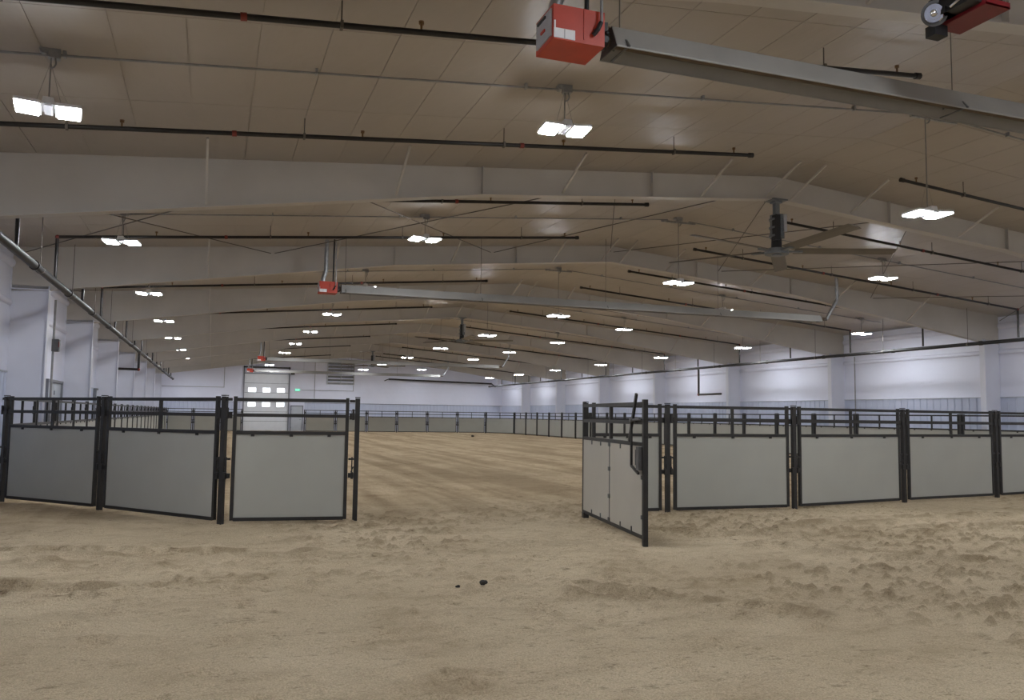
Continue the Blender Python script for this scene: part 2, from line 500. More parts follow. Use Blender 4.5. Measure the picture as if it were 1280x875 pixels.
# ---------------------------------------------------------------- steel frames
COLW = 0.80                                  # column depth
def rafter_bottom(a):                        # a = distance from the ridge
    pts = [(0.0, 6.10), (6.33, 5.54), (13.8, 4.45), (14.38, 4.37), (15.2, 4.30)]
    for (a0, z0), (a1, z1) in zip(pts[:-1], pts[1:]):
        if a <= a1:
            return z0 + (z1 - z0) * (a - a0) / (a1 - a0)
    return pts[-1][1]
def make_frame():
    root = put('steel_frame', None)
    half = (XR - XL) / 2
    cx = (XR + XL) / 2
    bay_x = [0.3, 1.83, 4.8, 7.9, 10.94]
    for s in (-1, 1):
        # column: web, inner and outer flange
        xo, xi = cx + s * (half - 0.03), cx + s * (half - COLW)
        col = part('column', MB().box(((xo + xi) / 2, 0, 2.2), (abs(xo - xi), 0.014, 4.5)), 'column_paint', root)
        part('inner_flange', MB().box((xi, 0, 2.2), (0.02, 0.22, 4.5)), 'column_paint', col)
        part('base_plate', MB().box(((xo + xi) / 2, 0, 0.02), (0.9, 0.3, 0.04)), 'column_paint', col)
        part('splice_plate', MB().box(((xo + xi) / 2, 0, 4.36), (0.78, 0.2, 0.024)), 'column_paint', col)
        # rafter web
        A = [0.0, 3, 6.33, 10, 13.8, 14.38, half - 0.03]
        top = [(cx + s * a, -0.007, zc(cx + s * a) + 0.01) for a in A]
        bot = [(cx + s * a, -0.007, rafter_bottom(a)) for a in A]
        raf = part('rafter', MB().prism(top + bot[::-1], (0, 0.014, 0)), 'frame_paint', root)
        fl = MB()
        for a0, a1 in zip(A[:-2], A[1:-1]):
            fl.bar((cx + s * a0, 0, rafter_bottom(a0)), (cx + s * a1, 0, rafter_bottom(a1)), 0.21, 0.016)
        part('lower_flange', fl, 'frame_paint', raf)
        for a in (2.9, 6.33):
            zt, zb = zc(cx + s * a), rafter_bottom(a)
            part('stiffener', MB().box((cx + s * a, 0, (zt + zb) / 2), (0.012, 0.19, zt - zb)), 'frame_paint', raf)
        for a in bay_x:
            x = cx + s * a
            part('flange_brace', MB().bar((x, -1.15, zc(x) - 0.02), (x, -0.09, rafter_bottom(a) + 0.04), 0.035, 0.035), 'frame_paint', root)
        # diagonal at the haunch
        part('haunch_brace', MB().bar((cx + s * 13.0, 0.1, 4.75), (cx + s * (half - 0.1), 0.02, 5.25), 0.05, 0.02), 'frame_paint', root)
    return root
f0 = make_frame()
for k in range(-1, 9):
    o = f0 if k == -1 else copy_tree(f0)
    o.location = (0, FRAME0 + k * BAY, 0)
    lab = ['white steel roof frame right behind the viewer', 'white steel roof frame at the top right edge, behind the red tray motor',
           'nearest full white steel roof frame, carrying the nearest ceiling fan'] + \
          ['white steel roof frame, %s beyond the nearest full one' % ORD[i] for i in range(7)]
    tag(o, lab[k + 1], 'roof frame', 'steel roof frames')

# rod bracing in the bay behind the nearest full frame, and one far bay
def bracing(y0, y1, where):
    nodes = [XC - 15.1, XC - 9.45, XC - 3.65, XC, XC + 3.65, XC + 9.45, XC + 15.1]
    names = ['outer left', 'inner left', 'left ridge', 'right ridge', 'inner right', 'outer right']
    for i, (a, b_) in enumerate(zip(nodes[:-1], nodes[1:])):
        t = thing('brace_rods', 'crossed thin steel roof rods in the %s field, %s' % (names[i], where), 'brace rods', ((a + b_) / 2, (y0 + y1) / 2, 0), group='roof rod bracing')
        mx, my = (a + b_) / 2, (y0 + y1) / 2
        a, b_ = a + 0.05, b_ - 0.05
        for (p, q_) in (((a, y0), (b_, y1)), ((b_, y0), (a, y1))):
            part('rod', MB().tube((p[0] - mx, p[1] - my, zc(p[0]) - 0.2), (q_[0] - mx, q_[1] - my, zc(q_[0]) - 0.2), 0.011, 6), 'rod_steel', t)
bracing(FRAME0 + BAY + 0.1, FRAME0 + 2 * BAY - 0.15, 'just beyond the nearest full frame')

# ---------------------------------------------------------------- doors and fittings of the back wall
def overhead_door():
    yb = Y_BACK - 0.02
    x0, x1, ztop = 2.5, 6.2, 4.95
    d = tag(put('door_1', None, None, ((x0 + x1) / 2, yb, 0)), 'white overhead door with two rows of bright windows', kind='structure')
    w = x1 - x0
    n = 6
    h = 4.9 / n
    sec = MB().box((0, -0.03, 0), (w - 0.06, 0.05, h - 0.03)).mesh('door_section', 'door_white')
    pane = MB().box((0, -0.065, 0), (0.62, 0.02, 0.36)).mesh('pane', 'door_pane')
    rim = MB()
    for sx in (-1, 1):
        rim.box((sx * 0.345, -0.068, 0), (0.05, 0.03, 0.46))
    for sz in (-1, 1):
        rim.box((0, -0.068, sz * 0.205), (0.74, 0.03, 0.05))
    rim = rim.mesh('pane_rim', 'door_white')
    zs = {4: 3.50, 2: 2.25}
    for i in range(n):
        s = put('door_section', sec, d, (0, 0, (i + 0.5) * h))
        if i in zs:
            for j in (-1, 0, 1):
                put('pane', pane, s, (j * 1.19, 0, zs[i] - (i + 0.5) * h))
                put('pane_rim', rim, s, (j * 1.19, 0, zs[i] - (i + 0.5) * h))
        part('joint_strip', MB().box((0, -0.062, h / 2), (w - 0.06, 0.012, 0.03)), 'door_trim', s)
    for sx in (-1, 1):
        part('track', MB().box((sx * (w / 2 + 0.03), -0.08, ztop / 2 + 0.3), (0.09, 0.14, ztop + 0.6)), 'door_trim', d)
    part('spring_shaft', MB().tube((-w / 2 - 0.1, -0.2, 5.45), (w / 2 + 0.1, -0.2, 5.45), 0.06, 10), 'rubber_black', d)
    part('lintel', MB().box((0, -0.06, ztop - 0.02), (w, 0.08, 0.06)), 'door_trim', d)
    part('opener', MB().box((w / 2 + 0.3, -0.18, 5.0), (0.32, 0.26, 0.22)), 'rubber_black', d)
overhead_door()
def swing_door(name, loc, rz, w, h, label, leaves=1):
    d = tag(put(name, None, None, loc, rz), label, kind='structure')
    fr = MB()
    for sx in (-1, 1):
        fr.box((sx * (w / 2 + 0.03), -0.06, h / 2), (0.07, 0.12, h))
    fr.box((0, -0.06, h + 0.03), (w + 0.13, 0.12, 0.07))
    part('door_frame', fr, 'door_trim', d)
    lw = w / leaves
    for i in range(leaves):
        lx = -w / 2 + (i + 0.5) * lw
        lf = part('door_leaf', MB().box((lx, -0.04, h / 2), (lw - 0.02, 0.05, h - 0.03)), 'door_grey', d)
        part('handle', MB().tube((lx + lw * 0.38, -0.07, 1.0), (lx + lw * 0.38 - 0.13, -0.1, 1.0), 0.014, 6).tube((lx + lw * 0.38, -0.05, 1.0), (lx + lw * 0.38, -0.1, 1.0), 0.016, 6), 'grey_steel', lf)
        for hz in (0.3, h / 2, h - 0.3):
            part('hinge', MB().tube((lx - lw * 0.48, -0.075, hz - 0.06), (lx - lw * 0.48, -0.075, hz + 0.06), 0.014, 6), 'door_trim', lf)
swing_door('door_2', (6.95, Y_BACK - 0.02, 0), 0, 0.95, 2.15, 'grey swing door right of the overhead door')
swing_door('door_3', (XL + 0.03, 27.3, 0), math.pi / 2, 2.3, 2.4, 'pale double door in the left wall behind the fence', 2)
swing_door('door_4', (XL + 0.03, 36.9, 0), math.pi / 2, 1.2, 2.4, 'pale single door further down the left wall')

t = thing('louver_vent', 'wall louver vent with wide metal slats high on the back wall', 'vent', (10.66, Y_BACK - 0.02, 4.14))
for sx in (-1, 1):
    part('side_frame', MB().box((sx * 1.16, -0.12, 1.05), (0.06, 0.24, 2.1)), 'louver_metal', t)
part('top_frame', MB().box((0, -0.12, 2.08), (2.32, 0.24, 0.06)), 'louver_metal', t)
part('mullion', MB().box((0, -0.12, 1.05), (0.04, 0.2, 2.1)), 'louver_metal', t)
for i in range(7):
    part('slat', MB().bar((-1.14, -0.13, 0.08 + i * 0.295), (1.14, -0.13, 0.08 + i * 0.295), 0.27, 0.02, up=(0, 0.62, 0.78)), 'louver_metal', t)

t = thing('exit_sign', 'small lit green exit sign above the grey swing door', 'sign', (6.95, Y_BACK - 0.03, 3.42))
part('housing', MB().box((0, -0.04, 0.15), (0.46, 0.08, 0.24)), 'sticker_white', t)
part('face', MB().box((0, -0.085, 0.15), (0.42, 0.012, 0.20)), 'exit_green', t)
fc = bpy.data.curves.new('letters', 'FONT')
fc.body = 'EXIT'
fc.size = 0.17
fc.align_x = 'CENTER'
fc.align_y = 'CENTER'
fc.extrude = 0.004
fo = bpy.data.objects.new('letters_curve', fc)
COL.objects.link(fo)
dg = bpy.context.evaluated_depsgraph_get()
lm = bpy.data.meshes.new_from_object(fo.evaluated_get(dg))
bpy.data.objects.remove(fo, do_unlink=True)
lm.materials.clear()
lm.materials.append(MATS['exit_letter'])
put('letters', lm, t, (0, -0.095, 0.15), rot=(math.pi / 2, 0, 0))

def conduit_run(label, pts, r=0.022, mat='dull_conduit'):
    base = pts[0]
    t = thing('wall_conduit', label, 'conduit', base)
    loc = [tuple(p[i] - base[i] for i in range(3)) for p in pts]
    for a, b_ in zip(loc[:-1], loc[1:]):
        part('pipe', MB().tube(a, b_, r, 6), mat, t)
    for p in loc[1:-1]:
        part('elbow', MB().ball(p, r * 1.25, 8), mat, t)
    return t
yb = Y_BACK - 0.06
conduit_run('thin conduit squared out on the back wall left of overhead door', [(-4.1, yb, 3.67), (0.87, yb, 3.67), (0.87, yb, 5.4)])
conduit_run('thin conduit from the exit sign to below the louver vent', [(7.3, yb, 3.57), (11.8, yb, 3.57), (11.8, yb, 4.1)])
conduit_run('thin vertical conduit between exit sign and louver vent', [(8.42, yb, 6.2), (8.42, yb, 2.5)])
conduit_run('thin vertical conduit on the right wall beside a column', [(XR - 0.06, 28.55, 4.3), (XR - 0.06, 28.55, 0.2)])
conduit_run('grey conduit riser by the left wall electrical box', [(-3.72, 22.9, 4.3), (-3.72, 22.9, 0.2)], 0.028)
t = thing('electrical_box', 'grey electrical box on the left wall conduit riser', 'electrical box', (-3.70, 22.9, 3.05))
part('body', MB().box((0.03, 0, 0.13), (0.14, 0.22, 0.30)), 'grey_steel', t)
part('cover', MB().box((0.11, 0, 0.13), (0.02, 0.20, 0.28)), 'grey_steel', t)
part('lever', MB().bar((0.12, -0.13, 0.08), (0.12, -0.13, 0.22), 0.02, 0.02), 'red_fitting', t)
# ---------------------------------------------------------------- sprinkler pipes
PD = 0.27                                     # drop of the branch lines below the ceiling
MAINZ = 4.22
XMAIN_L, XMAIN_R = -3.13, 24.1
HEAD = (MB().tube((0, 0, 0.03), (0, 0, 0.11), 0.012, 6).tube((0, 0, 0.085), (0, 0, 0.10), 0.028, 8)
        .tube((0, 0, 0.11), (0, 0, 0.116), 0.03, 8)).mesh('sprinkler_head', 'brass')
COUP = MB().tube((-0.03, 0, 0), (0.03, 0, 0), 0.043, 8).mesh('coupling', 'red_fitting')
def branch(side, i, y, x_in):
    """side: -1 left, +1 right. The branch leaves its riser at the main and runs up the slope to x_in."""
    xm = XMAIN_L if side < 0 else XMAIN_R
    lab = '%s roof sprinkler line from the front, %s slope' % (ORD[i], 'left' if side < 0 else 'right')
    t = thing('sprinkler_branch', lab, 'pipe', (xm, y, MAINZ), group='branch sprinkler lines')
    L = lambda x: Vector((x - xm, 0, zc(x) - PD - MAINZ))
    p0, p1 = L(xm), L(x_in)
    part('pipe', MB().tube(p0, p1, 0.033, 8), 'black_pipe', t)
    part('riser', MB().tube((0, 0, 0.075), p0, 0.033, 8), 'black_pipe', t)
    part('elbow', MB().ball(p0, 0.046, 8), 'red_fitting', t)
    part('end_cap', MB().tube(p1 - (p1 - p0).normalized() * 0.05, p1 + (p1 - p0).normalized() * 0.03, 0.045, 8), 'black_pipe', t)
    n = 4
    for j in range(n):
        x = x_in + (xm - x_in) * (0.03 + j * 0.27)
        put('sprinkler_head', HEAD, t, L(x))
    for j in range(4):
        x = x_in + (xm - x_in) * (0.13 + j * 0.255)
        a = L(x)
        part('hanger', MB().tube(a + Vector((0, 0, -0.04)), a + Vector((0, 0, PD - 0.01)), 0.008, 5).box(a, (0.03, 0.08, 0.08)), 'rod_steel', t)
    for j in (0.36, 0.72):
        x = x_in + (xm - x_in) * j
        put('coupling', COUP, t, L(x), rot=(0, side * ANG, 0))
YB = [8.2, 11.8, 15.45, 19.05, 22.85, 26.5, 30.2, 34.0, 37.7, 41.2, 45.0, 48.7, 52.4, 56.1, 60.2, 62.8, 66.0, 69.5]
for i, y in enumerate(YB):
    branch(-1, i, y, 8.55)
    branch(1, i, y + 0.35 if i else y, 12.2)
def main_pipe(side, r, label):
    xm = XMAIN_L if side < 0 else XMAIN_R
    y0, y1 = Y_FRONT + 1, 73.4
    t = thing('sprinkler_main', label, 'pipe', (xm, y0, MAINZ))
    part('pipe', MB().tube((0, 0, 0), (0, y1 - y0, 0), r, 14), 'main_pipe', t)
    part('end_cap', MB().tube((0, y1 - y0 - 0.1, 0), (0, y1 - y0 + 0.06, 0), r * 1.25, 12), 'black_pipe', t)
    y = y0 + 2
    while y < y1:
        part('coupling', MB().tube((0, y - y0 - 0.05, 0), (0, y - y0 + 0.05, 0), r * 1.28, 10), 'black_pipe', t)
        z = zc(xm) - MAINZ
        part('hanger', MB().tube((0, y - y0 + 0.5, r), (0, y - y0 + 0.5, z), 0.008, 5).tube((0, y - y0 + 0.47, 0), (0, y - y0 + 0.53, 0), r * 1.1, 10), 'rod_steel', t)
        y += BAY / 2
main_pipe(-1, 0.072, 'long dark sprinkler main running along the left wall')
main_pipe(1, 0.06, 'long dark sprinkler main running along the right wall')
def drop(label, side, y, z1, dx, dy):
    xm = XMAIN_L if side < 0 else XMAIN_R
    t = thing('sprinkler_drop', label, 'pipe', (xm, y, z1))
    part('vertical_pipe', MB().tube((0, 0, 0), (0, 0, MAINZ - z1 - (0.08 if side < 0 else 0.066)), 0.055, 10), 'black_pipe', t)
    part('elbow', MB().ball((0, 0, 0), 0.075, 10), 'red_fitting', t)
    part('side_pipe', MB().tube((0, 0, 0), (dx, dy, 0), 0.055, 10), 'black_pipe', t)
drop('short black drop pipe with red elbow below the left main', -1, 40.1, 3.42, -1.15, -0.3)
drop('black drop pipe turning sideways below the right main', 1, 38.0, 2.83, 0.1, -1.9)
t = thing('sprinkler_back_line', 'black sprinkler pipe along the top of the back wall', 'pipe', (14.9, Y_BACK - 0.4, 4.72))
part('pipe', MB().tube((0, 0, 0), (9.7, -0.3, -0.2), 0.075, 10), 'black_pipe', t)
part('connector', MB().tube((9.7, -0.3, -0.2), (9.7, -1.4, MAINZ - 4.72), 0.06, 10), 'black_pipe', t)
part('elbow', MB().ball((9.7, -0.3, -0.2), 0.09, 8), 'black_pipe', t)
part('bracket', MB().bar((-0.3, 0.35, -0.15), (0, 0, 0), 0.05, 0.05), 'black_pipe', t)

# ---------------------------------------------------------------- high bay lights on ceiling conduits
LY0, LX = 10.18, [-1.80, 4.29, 10.73, 17.13, 23.37]
LZ = [4.90, 5.47, 4.92, 5.47, 4.90]
def light_y(k): return LY0 + BAY * k - (0.18 if k == 0 else 0)
def fixture(drop_len):
    """local origin at the middle of the lamp underside; hangs on drop_len of cord"""
    r = put('high_bay_light', None)
    for s in (-1, 1):
        ax = Vector((math.cos(0.04), 0, s * math.sin(0.04)))
        up = Vector((-s * math.sin(0.04), 0, math.cos(0.04)))
        w = part('wing', MB().box(Vector((s * 0.195, 0, 0.03)), (0.25, 0.40, 0.035), (ax, Vector((0, 1, 0)), up)), 'lamp_white', r)
        part('lens', MB().box(Vector((s * 0.20, 0, 0.03)) - up * 0.026, (0.215, 0.385, 0.018), (ax, Vector((0, 1, 0)), up)), 'lamp_lens', w)
    part('driver', MB().prism([(-0.07, -0.15, 0.03), (0.07, -0.15, 0.03), (0.05, -0.15, 0.11), (-0.05, -0.15, 0.11)], (0, 0.30, 0)), 'lamp_white', r)
    part('spine', MB().box((0, 0, 0.02), (0.075, 0.34, 0.03)), 'lamp_grey', r)
    part('cord', MB().tube((0, 0, 0.1), (0, 0, drop_len), 0.009, 6), 'wire', r)
    for s in (-1, 1):
        part('hang_wire', MB().tube((s * 0.13, 0, 0.05), (0.0, 0, min(drop_len, 0.55)), 0.0022, 4), 'wire', r)
    jb = part('junction_box', MB().box((0.03, 0, drop_len + 0.01), (0.12, 0.1, 0.1)), 'galvanized', r)
    part('knockout', MB().tube((-0.07, -0.055, drop_len + 0.03), (-0.07, 0.055, drop_len + 0.03), 0.045, 10), 'galvanized', jb)
    part('whip', MB().path([(0.04, -0.03, drop_len - 0.04), (0.05, -0.04, drop_len - 0.11), (0.03, -0.04, drop_len - 0.15), (0.0, -0.02, drop_len - 0.16)], 0.01, 5), 'dull_conduit', jb)
    return r
PROTO = {}
rows_txt = ['leftmost', 'second', 'middle', 'fourth', 'rightmost']
missing = set()
for r in range(5):
    for k in range(-2, 9):
        if (r, k) in missing: continue
        x, y, z = LX[r], light_y(k), LZ[r]
        if k == 0: z -= 0.05
        if r == 2 and k == 0: x = 10.55
        d = round(zc(x) - 0.06 - z, 2)
        if d not in PROTO:
            o = PROTO[d] = fixture(d)
        else:
            o = copy_tree(PROTO[d])
        o.location = (x, y, z)
        o.rotation_euler = (0, 0, math.radians(random.choice((-6, 3, 6, 8))))
        pos = ('overhead of the viewer', 'well behind the viewer')[-k - 1] if k < 0 else '%s from the front' % ORD[k]
        tag(o, 'lit twin-lens high bay light in the %s row, %s' % (rows_txt[r], pos), 'light', 'high bay lights')
for k in range(-2, 9):
    y = light_y(k)
    pos = ('overhead of the viewer', 'well behind the viewer')[-k - 1] if k < 0 else '%s from the front' % ORD[k]
    t = thing('ceiling_conduit', 'thin grey conduit crossing the ceiling above the lights, %s' % pos, 'conduit', (XC, y, 0), group='ceiling conduits')
    for s in (-1, 1):
        x1 = XC + s * 13.6
        p = MB().tube((s * 0.3, 0, ZR - SLOPE * 0.3 - 0.06), (x1 - XC, 0, zc(x1) - 0.06), 0.014, 6)
        part('pipe', p, 'dull_conduit', t)
        for j in range(5):
            x = s * (1.6 + 2.7 * j)
            part('strap', MB().box((x, 0, ZR - SLOPE * abs(x) - 0.045), (0.03, 0.06, 0.07)), 'galvanized', t)
    part('strut_channel', MB().box((0, 0, ZR - 0.13), (0.95, 0.045, 0.045)), 'galvanized', t)

# ---------------------------------------------------------------- gas tube heaters
def heater(loc, length, label, flue_top, detail=True):
    """origin at the burner end of the reflector, under its ridge; runs along +X"""
    t = thing('tube_heater', label, 'heater', loc, group='gas tube heaters')
    # burner box
    bx = part('burner_box', MB().box((-0.32, 0.03, 0.015), (0.43, 0.36, 0.275)), 'heater_red', t)
    part('side_panel', MB().box((-0.54, 0.03, 0.02), (0.012, 0.30, 0.215)), 'heater_grey', bx)
    part('sticker', MB().box((-0.445, -0.153, -0.075), (0.175, 0.008, 0.075)), 'sticker_white', bx)
    part('sticker_divider', MB().box((-0.445, -0.158, -0.075), (0.006, 0.004, 0.075)), 'sticker_line', bx)
    part('side_slot', MB().box((-0.55, 0.03, 0.0), (0.012, 0.08, 0.02)), 'heater_red', bx)
    part('top_slot', MB().box((-0.55, 0.06, 0.1), (0.012, 0.16, 0.02)), 'rubber_black', bx)
    part('lid_seam', MB().box((-0.28, -0.153, 0.03), (0.008, 0.006, 0.245)), 'heater_red', bx)
    part('box_corner_tab', MB().box((-0.525, -0.155, -0.03), (0.012, 0.008, 0.10)), 'sticker_white', bx)
    # burner neck
    part('flange', MB().tube((-0.12, 0, 0.0), (-0.03, 0, 0.0), 0.075, 10).box((-0.075, -0.05, 0.03), (0.05, 0.09, 0.16)), 'rubber_black', t)
    part('igniter', MB().tube((-0.10, -0.12, 0.0), (-0.20, -0.15, -0.01), 0.014, 6).ball((-0.06, -0.1, 0.02), 0.022, 6), 'rubber_black', t)
    # reflector: a trough, open below
    prof = [(-0.15, -0.09), (-0.145, -0.075), (-0.06, 0.105), (0.06, 0.105), (0.145, -0.075), (0.15, -0.09)]
    inner = [(y * 0.97, z - 0.006) for y, z in prof]
    n = len(prof)
    b = MB()
    sag = [0, length * 0.33, length * 0.66, length]
    for a, c in zip(sag[:-1], sag[1:]):
        vs = [(x, y, z) for x in (a, c) for y, z in prof]
        b.add(vs, [(i, i + 1, n + i + 1, n + i) for i in range(n - 1)])
        vs = [(x, y, z) for x in (a, c) for y, z in inner]
        b.add(vs, [(i + 1, i, n + i, n + i + 1) for i in range(n - 1)])
        b.box(((a + c) / 2, -0.15, -0.09), (c - a, 0.012, 0.012)).box(((a + c) / 2, 0.15, -0.09), (c - a, 0.012, 0.012))
    ref = part('reflector', b, 'reflector_aluminium', t)
    part('end_plate', MB().prism([(0.0, y, z) for y, z in prof], (0.008, 0, 0)), 'grey_steel', ref)
    part('end_plate', MB().prism([(length - 0.008, y, z) for y, z in prof], (0.008, 0, 0)), 'grey_steel', ref)
    part('radiant_tube', MB().tube((-0.03, 0, 0.005), (length + 0.25, 0, 0.005), 0.05, 10), 'tube_brown', t)
    j = 0.1
    while j < length:
        h = part('hanger', MB().bar((j, -0.17, -0.085), (j, 0.17, -0.085), 0.02, 0.008).bar((j, -0.17, -0.085), (j, 0, 0.13), 0.02, 0.006).bar((j, 0.17, -0.085), (j, 0, 0.13), 0.02, 0.006), 'grey_steel', t)
        x = loc[0] + j
        part('chain', MB().tube((j, 0, 0.13), (j, 0, zc(x) - loc[2] - 0.01), 0.006, 4), 'rod_steel', h)
        j += 3.6 if j > 1 else 3.5
    # air intake, gas line, exhaust at far end
    zt = zc(loc[0] - 0.42) - loc[2] - 0.02
    part('intake_pipe', MB().path([(-0.42, 0.1, 0.14), (-0.42, 0.1, 0.26), (-0.36, 0.1, 0.45), (-0.36, 0.1, zt)], 0.052, 10), 'galvanized', t)
    part('gas_hose', MB().path([(-0.17, -0.17, 0.0), (-0.15, -0.19, 0.06), (-0.15, -0.18, 0.45), (-0.16, -0.1, zt + 0.02)], 0.012, 6), 'galvanized', t)
    part('gas_elbow', MB().path([(-0.21, -0.165, -0.05), (-0.18, -0.19, -0.01), (-0.155, -0.19, 0.05)], 0.018, 6), 'rubber_black', t)
    part('gas_pipe', MB().tube((-0.19, 0.0, 0.2), (-0.19, -0.03, zt), 0.02, 8).ball((-0.19, 0, 0.19), 0.028, 8), 'rubber_black', t)
    xe = length + 0.25
    zt2 = zc(loc[0] + xe + 0.45) - loc[2] - 0.02
    part('exhaust_pipe', MB().path([(xe - 0.1, 0, 0.005), (xe, 0, 0.005), (xe + 0.42, 0, 0.65), (xe + 0.40, 0, zt2)], 0.05, 10), 'galvanized', t)
    return t
heater((2.86, 5.8, 4.60), 14.4, 'nearest gas tube heater, large red burner box at the top of the view', 6)
heater((2.86, 20.5, 4.65), 14.4, 'gas tube heater with red burner box hanging before the second frame', 6)
heater((2.90, 50.5, 4.70), 14.3, 'far gas tube heater with small red burner box above overhead door', 6)
heater((2.86, 65.0, 4.68), 14.3, 'farthest gas tube heater, in front of the overhead door top', 6)

# ---------------------------------------------------------------- motor on a red tray, top right
t = thing('tray_motor', 'black motor with chrome disc on a red tray hanging at the top right', 'motor', (5.58, 4.80, 4.80))
tr = part('tray', MB().box((0, 0, 0.02), (0.25, 0.46, 0.016)), 'tray_red', t)
for sx in (-1, 1):
    part('tray_rim', MB().box((sx * 0.125, 0, 0.04), (0.01, 0.46, 0.05)), 'tray_red', tr)
for sy in (-1, 1):
    part('tray_rim', MB().box((0, sy * 0.225, 0.04), (0.25, 0.01, 0.05)), 'tray_red', tr)
part('motor_body', MB().tube((0.0, -0.2, 0.15), (0.0, 0.12, 0.15), 0.10, 14).box((0, -0.02, 0.09), (0.2, 0.34, 0.1)), 'rubber_black', t)
part('gearbox', MB().box((-0.16, 0.1, 0.12), (0.2, 0.16, 0.16)).tube((-0.1, -0.12, 0.2), (-0.1, 0.08, 0.2), 0.05, 10), 'rubber_black', t)
part('cooling_fins', MB().box((0.03, -0.16, 0.25), (0.2, 0.02, 0.1)).box((0.03, -0.11, 0.25), (0.2, 0.02, 0.1)).box((0.03, -0.06, 0.25), (0.2, 0.02, 0.1)), 'grey_steel', t)
_c, _n = Vector((-0.25, 0.13, 0.08)), Vector((-0.74, -0.56, -0.36)).normalized()
part('disc', MB().tube(_c, _c + _n * 0.05, 0.09, 24, 0.07).tube(_c + _n * 0.05, _c + _n * 0.065, 0.05, 16).ball(_c + _n * 0.07, 0.028, 12), 'chrome', t)
part('disc_ring', MB().tube(_c - _n * 0.04, _c + _n * 0.012, 0.10, 24), 'grey_steel', t)
part('control_box', MB().box((-0.16, 0.20, -0.03), (0.13, 0.1, 0.09)), 'rubber_black', t)
part('side_housing', MB().box((-0.15, -0.03, 0.12), (0.20, 0.34, 0.16)).tube((-0.27, -0.04, 0.15), (-0.05, -0.04, 0.15), 0.085, 12), 'rubber_black', t)
part('pipe', MB().path([(-0.12, 0.22, 0.02), (-0.13, 0.14, 0.1), (-0.11, 0.05, 0.16), (-0.02, -0.02, 0.18)], 0.013, 8), 'chrome', t)
part('bolt_row', MB().tube((-0.125, 0.08, 0.075), (-0.125, -0.02, 0.075), 0.012, 6), 'chrome', t)
part('bolt_row', MB().tube((-0.258, -0.03, 0.06), (-0.258, -0.15, 0.09), 0.014, 6), 'chrome', t)
for sx in (-1, 1):
    for sy in (-1, 1):
        part('hang_rod', MB().tube((sx * 0.11, sy * 0.2, 0.05), (sx * 0.11, sy * 0.2, zc(5.58) - 4.80 - 0.005), 0.007, 5), 'rod_steel', t)

# ---------------------------------------------------------------- ceiling fans on the ridge
def make_fan():
    t = put('ceiling_fan', None)
    part('mount_plate', MB().box((0, 0, 1.06), (0.36, 0.30, 0.03)).box((0, 0, 1.03), (0.18, 0.16, 0.06)), 'fan_grey', t)
    part('down_rod', MB().box((0, 0, 0.9), (0.10, 0.10, 0.26)), 'fan_grey', t)
    mo = part('motor', MB().box((0.02, 0, 0.52), (0.20, 0.20, 0.50)), 'fan_grey', t)
    part('cover', MB().box((-0.06, -0.08, 0.48), (0.10, 0.14, 0.52)), 'rubber_black', mo)
    part('control_box', MB().box((0.11, -0.05, 0.58), (0.07, 0.2, 0.36)), 'heater_grey', mo)
    for i in range(3):
        part('rib', MB().tube((0, 0, 0.3 + i * 0.17), (0, 0, 0.34 + i * 0.17), 0.15, 12), 'fan_grey', mo)
    part('gear_neck', MB().tube((0, 0, 0.06), (0, 0, 0.3), 0.11, 12, 0.10), 'rubber_black', t)
    part('hub', MB().tube((0, 0, -0.06), (0, 0, 0.05), 0.24, 16), 'fan_grey', t)
    part('hub_cap', MB().tube((0, 0, -0.09), (0, 0, -0.06), 0.10, 14), 'fan_grey', t)
    for j in range(5):
        a = math.radians(-21.7 + 72 * j)
        d, s = Vector((math.cos(a), math.sin(a), 0)), Vector((-math.sin(a), math.cos(a), 0))
        b = MB()
        n = 6
        prof = [(-0.14, -0.012), (-0.05, 0.016), (0.05, 0.022), (0.14, 0.006), (0.05, -0.006), (-0.05, -0.016)]
        vs = [d * r + s * (y * sc) + Vector((0, 0, z + 0.02 - y * 0.30)) for r, sc in ((0.36, 1.0), (2.38, 1.0)) for y, z in prof]
        b.add(vs, [(i, (i + 1) % n, n + (i + 1) % n, n + i) for i in range(n)] + [tuple(range(n - 1, -1, -1)), tuple(range(n, 2 * n))])
        bl = part('blade', b, 'fan_blade', t)
        part('blade_arm', MB().bar(d * 0.12, d * 0.52, 0.10, 0.03), 'fan_grey', bl)
    return t
fan = make_fan()
for i, (k, lab) in enumerate(((1, 'nearest large five-blade ceiling fan hanging under the ridge'),
                              (4, 'middle five-blade ceiling fan hanging far down the ridge'),
                              (7, 'farthest five-blade ceiling fan, near the back wall'))):
    o = fan if i == 0 else copy_tree(fan)
    o.location = (XC, FRAME0 + k * BAY, 5.02)
    tag(o, lab, 'ceiling fan', 'ridge ceiling fans')

